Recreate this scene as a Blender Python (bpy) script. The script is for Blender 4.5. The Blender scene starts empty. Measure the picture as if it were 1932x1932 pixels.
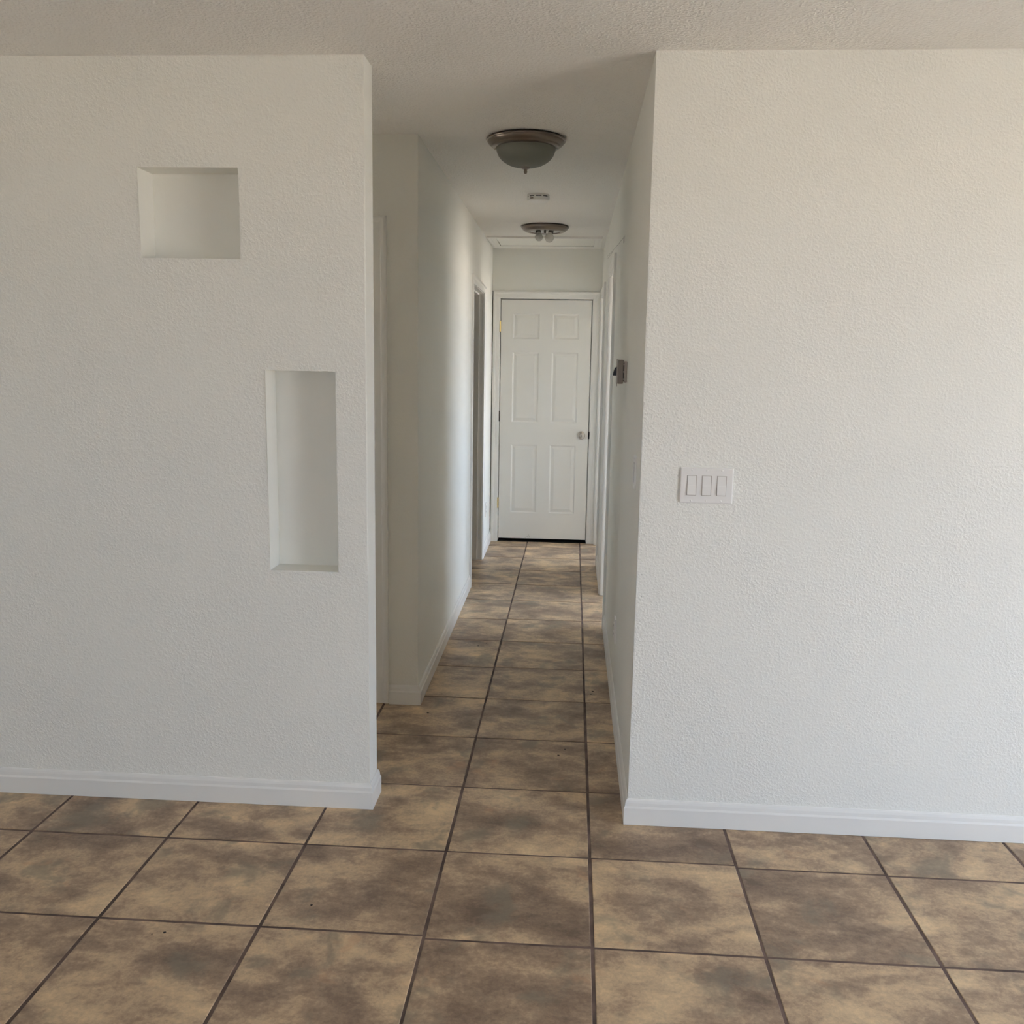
import bpy, bmesh, math, random
from mathutils import Vector, Matrix

random.seed(7)
S = bpy.context.scene
COL = S.collection

# ------------------------------------------------------------------ camera
F_PX, YAW, PITCH, ROLL, CAM_H = 1747.63, -0.06326, 0.15867, 0.01637, 1.5205
cd = bpy.data.cameras.new('camera')
cd.sensor_fit = 'HORIZONTAL'
cd.sensor_width = 36.0
cd.lens = 36.0 * F_PX / 1932.0
cd.clip_start = 0.02
cam = bpy.data.objects.new('camera', cd)
COL.objects.link(cam)
cy, sy = math.cos(YAW), math.sin(YAW)
fwd = Vector((sy * math.cos(PITCH), cy * math.cos(PITCH), -math.sin(PITCH)))
r0 = Vector((cy, -sy, 0))
u0 = r0.cross(fwd)
rt = math.cos(ROLL) * r0 + math.sin(ROLL) * u0
up = -math.sin(ROLL) * r0 + math.cos(ROLL) * u0
cam.matrix_world = Matrix(((rt.x, up.x, -fwd.x, 0), (rt.y, up.y, -fwd.y, 0), (rt.z, up.z, -fwd.z, CAM_H), (0, 0, 0, 1)))
S.camera = cam

# ------------------------------------------------------------------ view, sky, sun, window portals
S.view_settings.view_transform = 'Standard'
S.view_settings.look = 'None'
S.view_settings.gamma = 1.0
S.view_settings.use_curve_mapping = False
S.view_settings.exposure = 2.72
S.cycles.use_denoising = True
S.cycles.adaptive_threshold = 0.02
S.cycles.max_bounces = 12
S.cycles.diffuse_bounces = 7
S.cycles.transparent_max_bounces = 8
S.cycles.sample_clamp_indirect = 6.0

W = bpy.data.worlds.new('sky')
S.world = W
W.use_nodes = True
wn = W.node_tree
bg = wn.nodes['Background']
bg.inputs['Color'].default_value = (0.615, 0.768, 1.0, 1)
bg.inputs['Strength'].default_value = 1.8

sd = bpy.data.lights.new('sun', 'SUN')
sd.energy = 7.5
sd.angle = 0.01
sd.color = (1.0, 0.93, 0.82)
sun = bpy.data.objects.new('sun', sd)
COL.objects.link(sun)
sun.rotation_euler = Vector((0.62, -0.28, -1.0)).to_track_quat('-Z', 'Y').to_euler()


def portal(name, cx, cyy, cz, w, h, direction):
    ld = bpy.data.lights.new(name, 'AREA')
    ld.shape = 'RECTANGLE'
    ld.size = w
    ld.size_y = h
    ld.cycles.is_portal = True
    o = bpy.data.objects.new(name, ld)
    COL.objects.link(o)
    o.location = (cx, cyy, cz)
    d = Vector(direction)
    o.rotation_euler = d.to_track_quat('-Z', 'Z').to_euler()
    return o


# ------------------------------------------------------------------ layout (metres)
H = 2.44                      # living room ceiling
YL, YR = 2.957, 2.935         # fronts of the two partitions
XL0, XR = -0.659, 0.219       # hall sides
YA = 3.945                    # corner of the hall's left wall
YE = 7.873                    # end wall
TW = 0.114                    # partition thickness
RX0, RX1, RY0 = -3.3, 3.3, -3.2   # living room
BX = 2.45                     # bedrooms' outer wall
YB = 10.2


def XL(y):
    return XL0 - 0.0081 * max(0.0, y - YA)


def ZC(y):
    return H + 0.0056 * max(0.0, min(y, YE) - YA)


WIN = {  # name: (axis, plane0, plane1, u0, u1, z0, z1)
    1: ('X', RX1, RX1 + 0.15, -0.1, 1.8, 0.04, 2.05),
    2: ('Y', RY0 - 0.15, RY0, -1.9, -0.7, 0.95, 2.05),
    3: ('X', BX, BX + 0.15, 4.25, 6.72, 0.80, 2.02),
    4: ('X', BX, BX + 0.15, 7.0, 8.9, 0.25, 2.12),
    5: ('X', RX0 - 0.15, RX0, 3.35, 3.85, 1.05, 1.72),  # added window, unseen, put here to brighten the hall's right wall
}
for k, (ax, p0, p1, a, b, z0, z1) in WIN.items():
    pm = (p0 + p1) / 2
    if ax == 'X':
        portal('window_portal', pm, (a + b) / 2, (z0 + z1) / 2, b - a, z1 - z0, (-1 if p0 > 0 else 1, 0, 0))
    else:
        portal('window_portal', (a + b) / 2, pm, (z0 + z1) / 2, b - a, z1 - z0, (0, 1, 0))


# ------------------------------------------------------------------ materials
def new_mat(name):
    m = bpy.data.materials.new(name)
    m.use_nodes = True
    nt = m.node_tree
    b = nt.nodes['Principled BSDF']
    return m, nt, b


def plain(name, col, rough=0.5, metal=0.0, spec=0.5):
    m, nt, b = new_mat(name)
    b.inputs['Base Color'].default_value = (*col, 1)
    b.inputs['Roughness'].default_value = rough
    b.inputs['Metallic'].default_value = metal
    b.inputs['Specular IOR Level'].default_value = spec
    return m


def N(nt, kind, **kw):
    n = nt.nodes.new(kind)
    for k, v in kw.items():
        setattr(n, k, v)
    return n


def plaster(name, col, scale, lo, hi, dist, strength, fine=0.25):
    """Sprayed and flattened drywall texture: plateaus of a warped noise."""
    m, nt, b = new_mat(name)
    L = nt.links.new
    tc = N(nt, 'ShaderNodeTexCoord')
    n1 = N(nt, 'ShaderNodeTexNoise')
    n1.inputs['Scale'].default_value = scale
    n1.inputs['Detail'].default_value = 1.0
    n1.inputs['Roughness'].default_value = 0.55
    n1.inputs['Distortion'].default_value = 0.0
    L(tc.outputs['Object'], n1.inputs['Vector'])
    mr = N(nt, 'ShaderNodeMapRange', interpolation_type='SMOOTHSTEP')
    mr.inputs['From Min'].default_value = lo
    mr.inputs['From Max'].default_value = hi
    L(n1.outputs['Fac'], mr.inputs['Value'])
    n2 = N(nt, 'ShaderNodeTexNoise')
    n2.inputs['Scale'].default_value = scale * 2.3
    n2.inputs['Detail'].default_value = 2
    L(tc.outputs['Object'], n2.inputs['Vector'])
    # sprayed more densely in some places than in others
    n3 = N(nt, 'ShaderNodeTexNoise')
    n3.inputs['Scale'].default_value = 3.0
    n3.inputs['Detail'].default_value = 2
    L(tc.outputs['Object'], n3.inputs['Vector'])
    mr3 = N(nt, 'ShaderNodeMapRange')
    mr3.inputs['From Min'].default_value = 0.3
    mr3.inputs['From Max'].default_value = 0.65
    mr3.inputs['To Min'].default_value = 0.45
    mr3.inputs['To Max'].default_value = 1.0
    L(n3.outputs['Fac'], mr3.inputs['Value'])
    ma = N(nt, 'ShaderNodeMath', operation='MULTIPLY_ADD')
    ma.inputs[1].default_value = fine
    L(n2.outputs['Fac'], ma.inputs[0])
    L(mr.outputs['Result'], ma.inputs[2])
    mm = N(nt, 'ShaderNodeMath', operation='MULTIPLY')
    L(ma.outputs[0], mm.inputs[0])
    L(mr3.outputs['Result'], mm.inputs[1])
    bp = N(nt, 'ShaderNodeBump')
    bp.inputs['Strength'].default_value = strength
    bp.inputs['Distance'].default_value = dist
    L(mm.outputs[0], bp.inputs['Height'])
    L(bp.outputs['Normal'], b.inputs['Normal'])
    # faint unevenness of the paint
    n4 = N(nt, 'ShaderNodeTexNoise')
    n4.inputs['Scale'].default_value = 2.2
    n4.inputs['Detail'].default_value = 3
    L(tc.outputs['Object'], n4.inputs['Vector'])
    mx = N(nt, 'ShaderNodeMix', data_type='RGBA')
    mx.inputs['A'].default_value = (*[c * 0.965 for c in col], 1)
    mx.inputs['B'].default_value = (*[min(1, c * 1.03) for c in col], 1)
    L(n4.outputs['Fac'], mx.inputs['Factor'])
    L(mx.outputs['Result'], b.inputs['Base Color'])
    b.inputs['Roughness'].default_value = 0.62
    b.inputs['Specular IOR Level'].default_value = 0.3
    return m


WALLC = (0.845, 0.836, 0.78)
M_WALL = plaster('wall_texture_paint', WALLC, 126, 0.42, 0.64, 0.0016, 0.5, 0.2)
M_HALL = plaster('hall_wall_paint', WALLC, 130, 0.40, 0.66, 0.0009, 0.4, 0.2)
M_CEIL = plaster('ceiling_texture_paint', (0.87, 0.85, 0.81), 105, 0.40, 0.66, 0.0028, 0.65, 0.3)
M_SMOOTH = plaster('smooth_plaster', WALLC, 45, 0.35, 0.7, 0.0007, 0.35)
M_TRIM = plain('trim_gloss_paint', (0.83, 0.815, 0.775), 0.35)
M_DOOR = plain('door_paint', (0.80, 0.785, 0.74), 0.38)
M_PLATE = plain('plate_plastic', (0.84, 0.82, 0.79), 0.35)
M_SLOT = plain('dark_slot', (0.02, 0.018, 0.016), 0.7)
M_BRASS = plain('brass', (0.83, 0.62, 0.25), 0.28, 1.0)
M_NICKEL = plain('satin_nickel', (0.50, 0.47, 0.42), 0.32, 1.0)
M_BRONZE = plain('brushed_bronze', (0.255, 0.215, 0.185), 0.30, 1.0)
M_BRONZE_D = plain('dark_bronze_lip', (0.10, 0.075, 0.06), 0.35, 0.9)
M_GLASSF = plain('frosted_glass', (0.19, 0.195, 0.165), 0.55, 0.0, 0.35)
M_RIM = plain('clear_glass_edge', (0.62, 0.62, 0.58), 0.15)
M_PAN = plain('white_reflector', (0.86, 0.86, 0.86), 0.25)
M_BULB = plain('bulb_white_glass', (0.62, 0.60, 0.56), 0.18)
M_SOCK = plain('socket', (0.10, 0.09, 0.08), 0.5)
M_TAUPE = plain('aged_plastic', (0.25, 0.205, 0.17), 0.45)
M_TAUPE2 = plain('aged_plastic_light', (0.40, 0.35, 0.31), 0.4)
M_BLACK = plain('black_plastic', (0.008, 0.005, 0.006), 0.35)
M_CRACK = plain('crack_dark', (0.10, 0.09, 0.075), 0.9)
M_SCUFF = plain('scuff', (0.42, 0.41, 0.39), 0.8)
M_STAIN = plain('stain', (0.018, 0.012, 0.01), 0.8)
M_FRAME = plain('window_frame_vinyl', (0.75, 0.75, 0.74), 0.4)
M_DIRT = plain('outdoor_gravel', (0.50, 0.43, 0.355), 0.95)


def pane_mat():
    m = bpy.data.materials.new('window_glass')
    m.use_nodes = True
    nt = m.node_tree
    nt.nodes.remove(nt.nodes['Principled BSDF'])
    t = N(nt, 'ShaderNodeBsdfTransparent')
    g = N(nt, 'ShaderNodeBsdfGlossy')
    g.inputs['Roughness'].default_value = 0.02
    x = N(nt, 'ShaderNodeMixShader')
    x.inputs['Fac'].default_value = 0.06
    nt.links.new(t.outputs[0], x.inputs[1])
    nt.links.new(g.outputs[0], x.inputs[2])
    nt.links.new(x.outputs[0], nt.nodes['Material Output'].inputs['Surface'])
    return m


M_PANE = pane_mat()


def grout_mat():
    m, nt, b = new_mat('grout')
    L = nt.links.new
    tc = N(nt, 'ShaderNodeTexCoord')
    n = N(nt, 'ShaderNodeTexNoise')
    n.inputs['Scale'].default_value = 9
    n.inputs['Detail'].default_value = 6
    L(tc.outputs['Object'], n.inputs['Vector'])
    r = N(nt, 'ShaderNodeValToRGB')
    r.color_ramp.elements[0].position = 0.38
    r.color_ramp.elements[0].color = (0.085, 0.057, 0.046, 1)
    r.color_ramp.elements[1].position = 0.62
    r.color_ramp.elements[1].color = (0.19, 0.128, 0.106, 1)
    L(n.outputs['Fac'], r.inputs['Fac'])
    L(r.outputs['Color'], b.inputs['Base Color'])
    b.inputs['Roughness'].default_value = 0.85
    return m


def tile_mat():
    """Mottled slate-look ceramic; every tile reads its own place in the pattern."""
    m, nt, b = new_mat('slate_look_tile')
    L = nt.links.new
    tc = N(nt, 'ShaderNodeTexCoord')
    oi = N(nt, 'ShaderNodeObjectInfo')
    mul = N(nt, 'ShaderNodeVectorMath', operation='MULTIPLY_ADD')
    cx = N(nt, 'ShaderNodeCombineXYZ')
    for k in range(3):
        L(oi.outputs['Random'], cx.inputs[k])
    mul.inputs[1].default_value = (91.0, 57.0, 133.0)
    L(cx.outputs[0], mul.inputs[0])
    L(tc.outputs['Object'], mul.inputs[2])
    vec = mul.outputs[0]

    def noise(scale, detail, rough, dist, stretch=(1, 1, 1)):
        mp = N(nt, 'ShaderNodeMapping')
        mp.inputs['Scale'].default_value = stretch
        L(vec, mp.inputs['Vector'])
        n = N(nt, 'ShaderNodeTexNoise')
        n.inputs['Scale'].default_value = scale
        n.inputs['Detail'].default_value = detail
        n.inputs['Roughness'].default_value = rough
        n.inputs['Distortion'].default_value = dist
        L(mp.outputs[0], n.inputs['Vector'])
        return n.outputs['Fac']

    big = noise(4.2, 3.5, 0.55, 0.35, (1, 1.35, 1))
    mid = noise(15, 6, 0.66, 0.5, (1, 1.5, 1))
    fin = noise(85, 5, 0.72, 0.3)
    a1 = N(nt, 'ShaderNodeMath', operation='MULTIPLY_ADD')
    a1.inputs[1].default_value = 0.33
    L(mid, a1.inputs[0])
    s0 = N(nt, 'ShaderNodeMath', operation='MULTIPLY')
    s0.inputs[1].default_value = 0.86
    L(big, s0.inputs[0])
    L(s0.outputs[0], a1.inputs[2])
    a2 = N(nt, 'ShaderNodeMath', operation='MULTIPLY_ADD')
    a2.inputs[1].default_value = 0.30
    L(fin, a2.inputs[0])
    L(a1.outputs[0], a2.inputs[2])
    # each tile a little lighter or darker
    tv = N(nt, 'ShaderNodeMapRange')
    tv.inputs['To Min'].default_value = -0.045
    tv.inputs['To Max'].default_value = 0.045
    fr = N(nt, 'ShaderNodeMath', operation='FRACT')
    fm = N(nt, 'ShaderNodeMath', operation='MULTIPLY')
    fm.inputs[1].default_value = 37.7
    L(oi.outputs['Random'], fm.inputs[0])
    L(fm.outputs[0], fr.inputs[0])
    L(fr.outputs[0], tv.inputs['Value'])
    a3 = N(nt, 'ShaderNodeMath', operation='ADD')
    L(a2.outputs[0], a3.inputs[0])
    L(tv.outputs['Result'], a3.inputs[1])
    r = N(nt, 'ShaderNodeValToRGB')
    e = r.color_ramp.elements
    e[0].position = 0.52
    e[0].color = (0.172, 0.115, 0.078, 1)
    e[1].position = 0.97
    e[1].color = (0.82, 0.605, 0.360, 1)
    for p, c in ((0.63, (0.270, 0.187, 0.127, 1)), (0.72, (0.382, 0.270, 0.180, 1)), (0.815, (0.570, 0.415, 0.262, 1))):
        k = e.new(p)
        k.color = c
    L(a3.outputs[0], r.inputs['Fac'])
    # cool grey and warm rust clouds
    g = noise(5.5, 4, 0.6, 0.4)
    gr = N(nt, 'ShaderNodeMapRange', interpolation_type='SMOOTHSTEP')
    gr.inputs['From Min'].default_value = 0.54
    gr.inputs['From Max'].default_value = 0.68
    gr.inputs['To Max'].default_value = 0.65
    L(g, gr.inputs['Value'])
    mg = N(nt, 'ShaderNodeMix', data_type='RGBA')
    mg.inputs['B'].default_value = (0.235, 0.200, 0.148, 1)
    L(gr.outputs['Result'], mg.inputs['Factor'])
    L(r.outputs['Color'], mg.inputs['A'])
    w = noise(7.5, 4, 0.6, 0.4, (1.0, 1.0, 2.0))
    wr = N(nt, 'ShaderNodeMapRange', interpolation_type='SMOOTHSTEP')
    wr.inputs['From Min'].default_value = 0.62
    wr.inputs['From Max'].default_value = 0.74
    wr.inputs['To Max'].default_value = 0.45
    L(w, wr.inputs['Value'])
    mw = N(nt, 'ShaderNodeMix', data_type='RGBA')
    mw.inputs['B'].default_value = (0.55, 0.320, 0.180, 1)
    L(wr.outputs['Result'], mw.inputs['Factor'])
    L(mg.outputs['Result'], mw.inputs['A'])
    L(mw.outputs['Result'], b.inputs['Base Color'])
    bp = N(nt, 'ShaderNodeBump')
    bp.inputs['Strength'].default_value = 0.35
    bp.inputs['Distance'].default_value = 0.002
    L(a1.outputs[0], bp.inputs['Height'])
    L(bp.outputs['Normal'], b.inputs['Normal'])
    b.inputs['Roughness'].default_value = 0.42
    b.inputs['Specular IOR Level'].default_value = 0.4
    return m


M_GROUT = grout_mat()
M_TILE = tile_mat()


# ------------------------------------------------------------------ mesh helpers
def link(name, bm, mats, parent=None, smooth=False, loc=None):
    bmesh.ops.recalc_face_normals(bm, faces=bm.faces)
    me = bpy.data.meshes.new(name)
    bm.to_mesh(me)
    bm.free()
    for m in (mats if isinstance(mats, (list, tuple)) else [mats]):
        me.materials.append(m)
    if smooth:
        for p in me.polygons:
            p.use_smooth = True
        try:
            me.set_sharp_from_angle(angle=math.radians(38))
        except Exception:
            pass
    o = bpy.data.objects.new(name, me)
    COL.objects.link(o)
    if loc is not None:
        o.location = loc
    if parent is not None:
        o.parent = parent
    return o


def empty(name, loc=(0, 0, 0)):
    o = bpy.data.objects.new(name, None)
    COL.objects.link(o)
    o.location = loc
    o.empty_display_size = 0.1
    return o


def tag(o, label, cat, kind=None, group=None):
    o['label'] = label
    o['category'] = cat
    if kind:
        o['kind'] = kind
    if group:
        o['group'] = group
    return o


def box(bm, x0, x1, y0, y1, z0, z1, bev=0.0, seg=2, mi=0):
    r = bmesh.ops.create_cube(bm, size=1.0, matrix=Matrix.Translation(((x0 + x1) / 2, (y0 + y1) / 2, (z0 + z1) / 2)) @ Matrix.Diagonal((x1 - x0, y1 - y0, z1 - z0, 1)))
    vs = r['verts']
    fs = {f for v in vs for f in v.link_faces}
    for f in fs:
        f.material_index = mi
    if bev > 0:
        es = {e for v in vs for e in v.link_edges}
        bmesh.ops.bevel(bm, geom=list(es), offset=bev, segments=seg, profile=0.5, affect='EDGES')
    return vs


def lathe(bm, prof, seg=64, c=(0, 0, 0), axis='Z'):
    rings = []
    for r, z in prof:
        if r < 1e-6:
            rings.append([bm.verts.new((0, 0, z))])
        else:
            rings.append([bm.verts.new((r * math.cos(2 * math.pi * k / seg), r * math.sin(2 * math.pi * k / seg), z)) for k in range(seg)])
    vs = [v for r in rings for v in r]
    for a, b in zip(rings, rings[1:]):
        for k in range(seg):
            k2 = (k + 1) % seg
            if len(a) == 1 and len(b) == 1:
                continue
            if len(a) == 1:
                bm.faces.new((a[0], b[k], b[k2]))
            elif len(b) == 1:
                bm.faces.new((a[k], a[k2], b[0]))
            else:
                bm.faces.new((a[k], a[k2], b[k2], b[k]))
    M = Matrix.Identity(3)
    if axis == '-Y':      # the profile's z points at -Y
        M = Matrix(((1, 0, 0), (0, 0, -1), (0, 1, 0)))
    elif axis == '-X':
        M = Matrix(((0, 0, -1), (0, 1, 0), (1, 0, 0)))
    for v in vs:
        v.co = M @ v.co + Vector(c)
    return vs


def slab(name, axis, p0, p1, u0, u1, z0, z1, holes=(), mats=None, fmap=None, bev=None, ztop=None):
    """A wall with thickness p0..p1. axis 'Y': u is X, front face at p0.
    holes: (u0, u1, z0, z1, depth); depth None cuts through, else a niche seen from p0."""
    us = sorted({u0, u1, *[h[0] for h in holes], *[h[1] for h in holes]})
    zs = sorted({z0, z1, *[h[2] for h in holes], *[h[3] for h in holes]})
    bm = bmesh.new()

    def P(u, p, z):
        if ztop is not None and abs(z - z1) < 1e-6:
            z = ztop(p if axis == 'Y' else u)
        return (u, p, z) if axis == 'Y' else (p, u, z)

    def quad(pts, mi=0):
        f = bm.faces.new([bm.verts.new(q) for q in pts])
        f.material_index = mi

    def hole_at(u, z):
        for h in holes:
            if h[0] - 1e-9 < u < h[1] + 1e-9 and h[2] - 1e-9 < z < h[3] + 1e-9:
                return h
        return None
    for ua, ub in zip(us, us[1:]):
        for za, zb in zip(zs, zs[1:]):
            h = hole_at((ua + ub) / 2, (za + zb) / 2)
            if h is None:
                quad([P(ua, p0, za), P(ub, p0, za), P(ub, p0, zb), P(ua, p0, zb)])
            if h is None or h[4] is not None:
                quad([P(ua, p1, za), P(ub, p1, za), P(ub, p1, zb), P(ua, p1, zb)])
    for a, b, za, zb, dep in holes:
        q = p1 if dep is None else (p0 + math.copysign(dep, p1 - p0))
        mi = 1 if dep is not None else 0
        uu = [u for u in us if a - 1e-9 <= u <= b + 1e-9]
        zz = [z for z in zs if za - 1e-9 <= z <= zb + 1e-9]
        for s, t in zip(zz, zz[1:]):
            quad([P(a, p0, s), P(a, p0, t), P(a, q, t), P(a, q, s)], mi)
            quad([P(b, p0, s), P(b, p0, t), P(b, q, t), P(b, q, s)], mi)
        for s, t in zip(uu, uu[1:]):
            if zb < z1 - 1e-6:
                quad([P(s, p0, zb), P(t, p0, zb), P(t, q, zb), P(s, q, zb)], mi)
            if za > z0 + 1e-6:
                quad([P(s, p0, za), P(t, p0, za), P(t, q, za), P(s, q, za)], mi)
        if dep is not None:
            for s, t in zip(uu, uu[1:]):
                for c, d in zip(zz, zz[1:]):
                    quad([P(s, q, c), P(t, q, c), P(t, q, d), P(s, q, d)], mi)
    for s, t in zip(zs, zs[1:]):
        if hole_at(u0 + 1e-6, (s + t) / 2) is None:
            quad([P(u0, p0, s), P(u0, p1, s), P(u0, p1, t), P(u0, p0, t)])
        if hole_at(u1 - 1e-6, (s + t) / 2) is None:
            quad([P(u1, p0, s), P(u1, p1, s), P(u1, p1, t), P(u1, p0, t)])
    for s, t in zip(us, us[1:]):
        quad([P(s, p0, z1), P(t, p0, z1), P(t, p1, z1), P(s, p1, z1)])
        if hole_at((s + t) / 2, z0 + 1e-6) is None:
            quad([P(s, p0, z0), P(t, p0, z0), P(t, p1, z0), P(s, p1, z0)])
    bmesh.ops.remove_doubles(bm, verts=bm.verts, dist=1e-5)
    if bev:
        es = [e for e in bm.edges if bev[1](e)]
        bmesh.ops.bevel(bm, geom=es, offset=bev[0], segments=3, profile=0.5, affect='EDGES')
    if fmap:
        for v in bm.verts:
            v.co = fmap(v.co)
    o = link(name, bm, mats or [M_WALL, M_SMOOTH])
    o['kind'] = 'structure'
    return o


def sharp(e):
    return len(e.link_faces) == 2 and e.calc_face_angle(0) > 0.5


BASE_PROF = [(0, 0.0), (0.013, 0.0), (0.013, 0.0585), (0.0098, 0.0650), (0.0094, 0.0690), (0.0086, 0.0760), (0.0060, 0.0835), (0.0030, 0.0880), (0, 0.0880)]


def baseboard(name, path, side, parent=None, lift=0.0005):
    """path of wall points; side +1: room on the left of the walking direction."""
    bm = bmesh.new()
    n = len(path)
    dirs = [(Vector(path[i + 1]) - Vector(path[i])).normalized() for i in range(n - 1)]
    nor = [Vector((-d.y, d.x)) * side for d in dirs]
    rings = []
    for i, p in enumerate(path):
        if i == 0:
            m = nor[0]
        elif i == n - 1:
            m = nor[-1]
        else:
            m = nor[i - 1] + nor[i]
            m = m / (m.dot(nor[i]))
        rings.append([bm.verts.new((p[0] + m.x * t, p[1] + m.y * t, z + lift)) for t, z in BASE_PROF])
    k = len(BASE_PROF)
    for a, b in zip(rings, rings[1:]):
        for i in range(k):
            j = (i + 1) % k
            bm.faces.new((a[i], a[j], b[j], b[i]))
    bm.faces.new(rings[0])
    bm.faces.new(rings[-1][::-1])
    o = link(name, bm, M_TRIM, parent)
    return o


CAS_PROF = [(0.0, 0.0), (0.0, 0.007), (0.004, 0.0095), (0.016, 0.0105), (0.030, 0.0115), (0.036, 0.0145), (0.046, 0.0160), (0.054, 0.0150), (0.057, 0.012), (0.057, 0.0)]


def casing(name, u0, u1, z1, fmap, parent, z0=0.0, prof=CAS_PROF, mat=None):
    bm = bmesh.new()
    rings = [[], [], [], []]
    for w, t in prof:
        for r, (u, z) in zip(rings, ((u0 - w, z0), (u0 - w, z1 + w), (u1 + w, z1 + w), (u1 + w, z0))):
            r.append(bm.verts.new(fmap(u, t, z)))
    k = len(prof)
    for a, b in zip(rings, rings[1:]):
        for i in range(k):
            j = (i + 1) % k
            bm.faces.new((a[i], a[j], b[j], b[i]))
    bm.faces.new(rings[0])
    bm.faces.new(rings[-1][::-1])
    return link(name, bm, mat or M_TRIM, parent)


def jamb(name, u0, u1, z1, d0, d1, th, fmap, parent, stop=None, z0=0.001):
    """Lining of an opening: fmap(u, depth, z); boards go outwards by th."""
    bm = bmesh.new()

    def bx(ua, ub, da, db, za, zb):
        vs = box(bm, ua, ub, da, db, za, zb)
        return vs
    bx(u0 - th, u0, d0, d1, z0, z1 + th)
    bx(u1, u1 + th, d0, d1, z0, z1 + th)
    bx(u0, u1, d0, d1, z1, z1 + th)
    for v in bm.verts:
        v.co = fmap(v.co.x, v.co.y, v.co.z)
    o = link(name, bm, M_TRIM, parent)
    if stop:
        bm = bmesh.new()
        s0, s1, t = stop
        bx(u0, u0 + t, s0, s1, z0, z1)
        bx(u1 - t, u1, s0, s1, z0, z1)
        bx(u0 + t, u1 - t, s0, s1, z1 - t, z1)
        for v in bm.verts:
            v.co = fmap(v.co.x, v.co.y, v.co.z)
        link('door_stop', bm, M_TRIM, parent)
    return o


# ------------------------------------------------------------------ floor and ceiling
T, X0, Y0 = 0.45124, -0.3615, 2.6986
GAP = 0.0098
bm = bmesh.new()
box(bm, RX0 - 0.15, RX1 + 0.15, RY0 - 0.15, YR + 0.115, -0.12, -0.0020)
box(bm, RX0 - 0.15, BX + 0.15, YR + 0.115, YB, -0.12, -0.0020)
floor = link('floor', bm, M_GROUT)
tag(floor, 'tiled floor of brown slate-look tiles with dark grout', 'floor', 'structure')


def tile_bm(w, d):
    bm = bmesh.new()
    b = 0.0016
    zt, zl, zb = 0.0, -0.0012, -0.008
    lv = [[(-w / 2, -d / 2), (w / 2, -d / 2), (w / 2, d / 2), (-w / 2, d / 2)], [(-w / 2 + b, -d / 2 + b), (w / 2 - b, -d / 2 + b), (w / 2 - b, d / 2 - b), (-w / 2 + b, d / 2 - b)]]
    r0 = [bm.verts.new((x, y, zb)) for x, y in lv[0]]
    r1 = [bm.verts.new((x, y, zl)) for x, y in lv[0]]
    r2 = [bm.verts.new((x, y, zt)) for x, y in lv[1]]
    for a, c in ((r0, r1), (r1, r2)):
        for i in range(4):
            bm.faces.new((a[i], a[(i + 1) % 4], c[(i + 1) % 4], c[i]))
    bm.faces.new(r2)
    return bm


ROWFIX = {(0, 8): -0.030, (-1, 8): -0.020, (0, 10): -0.02, (-1, 6): -0.03, (-1, 4): -0.02, (1, 6): 0.03, (3, 0): -0.04, (2, 0): -0.03, (-2, -1): 0.03, (-1, -1): 0.03, (-3, -1): 0.03}


def shown(i, j):
    x0, x1 = X0 + i * T, X0 + (i + 1) * T
    y0, y1 = Y0 + j * T, Y0 + (j + 1) * T
    if -4 <= j <= 0 and -6 <= i <= 6 and y0 < YR:
        return abs((x0 + x1) / 2 + 0.1) < 1.5 + 0.62 * (y1 - 0.6)
    if y0 >= YE:
        return False
    if j >= 0 and x1 > XL(y0) - 0.02 and x0 < XR + 0.1:
        return True
    return j in (1, 2) and -4 <= i <= -1


proto = None
field = bmesh.new()
for j in range(-14, 17):
    for i in range(-7, 9):
        xa, xb = X0 + i * T, X0 + (i + 1) * T
        ya, yb = Y0 + j * T, Y0 + (j + 1) * T
        if shown(i, j):
            ya += T * ROWFIX.get((i, j), 0.0)
            yb += T * ROWFIX.get((i, j + 1), 0.0)
            gx = GAP + random.uniform(-0.0012, 0.0012)
            gy = GAP + random.uniform(-0.0015, 0.0010)
            w, d = xb - xa - gx, yb - ya - gy
            if proto is None or abs(d - (T - GAP)) > 0.004:
                o = link('tile', tile_bm(w, d), M_TILE, floor)
                if proto is None and abs(d - (T - GAP)) < 0.002:
                    proto = o
            else:
                o = proto.copy()
                COL.objects.link(o)
                o.parent = floor
            o.location = ((xa + xb) / 2 + random.uniform(-0.0008, 0.0008), (ya + yb) / 2, random.uniform(-0.0008, 0.0))
            o.rotation_euler = (0, 0, random.uniform(-0.002, 0.002))
        else:
            xa2, xb2 = max(xa, RX0 - 0.1), min(xb, (RX1 if yb < YR + 0.1 else BX) + 0.1)
            ya2, yb2 = max(ya, RY0 - 0.1), min(yb, YB - 0.02)
            if xb2 - xa2 < 0.05 or yb2 - ya2 < 0.05:
                continue
            box(field, xa2 + GAP / 2, xb2 - GAP / 2, ya2 + GAP / 2, yb2 - GAP / 2, -0.008, -0.0004)
fo = link('tile_field', field, M_TILE, floor)
fo['kind'] = 'stuff'

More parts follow.
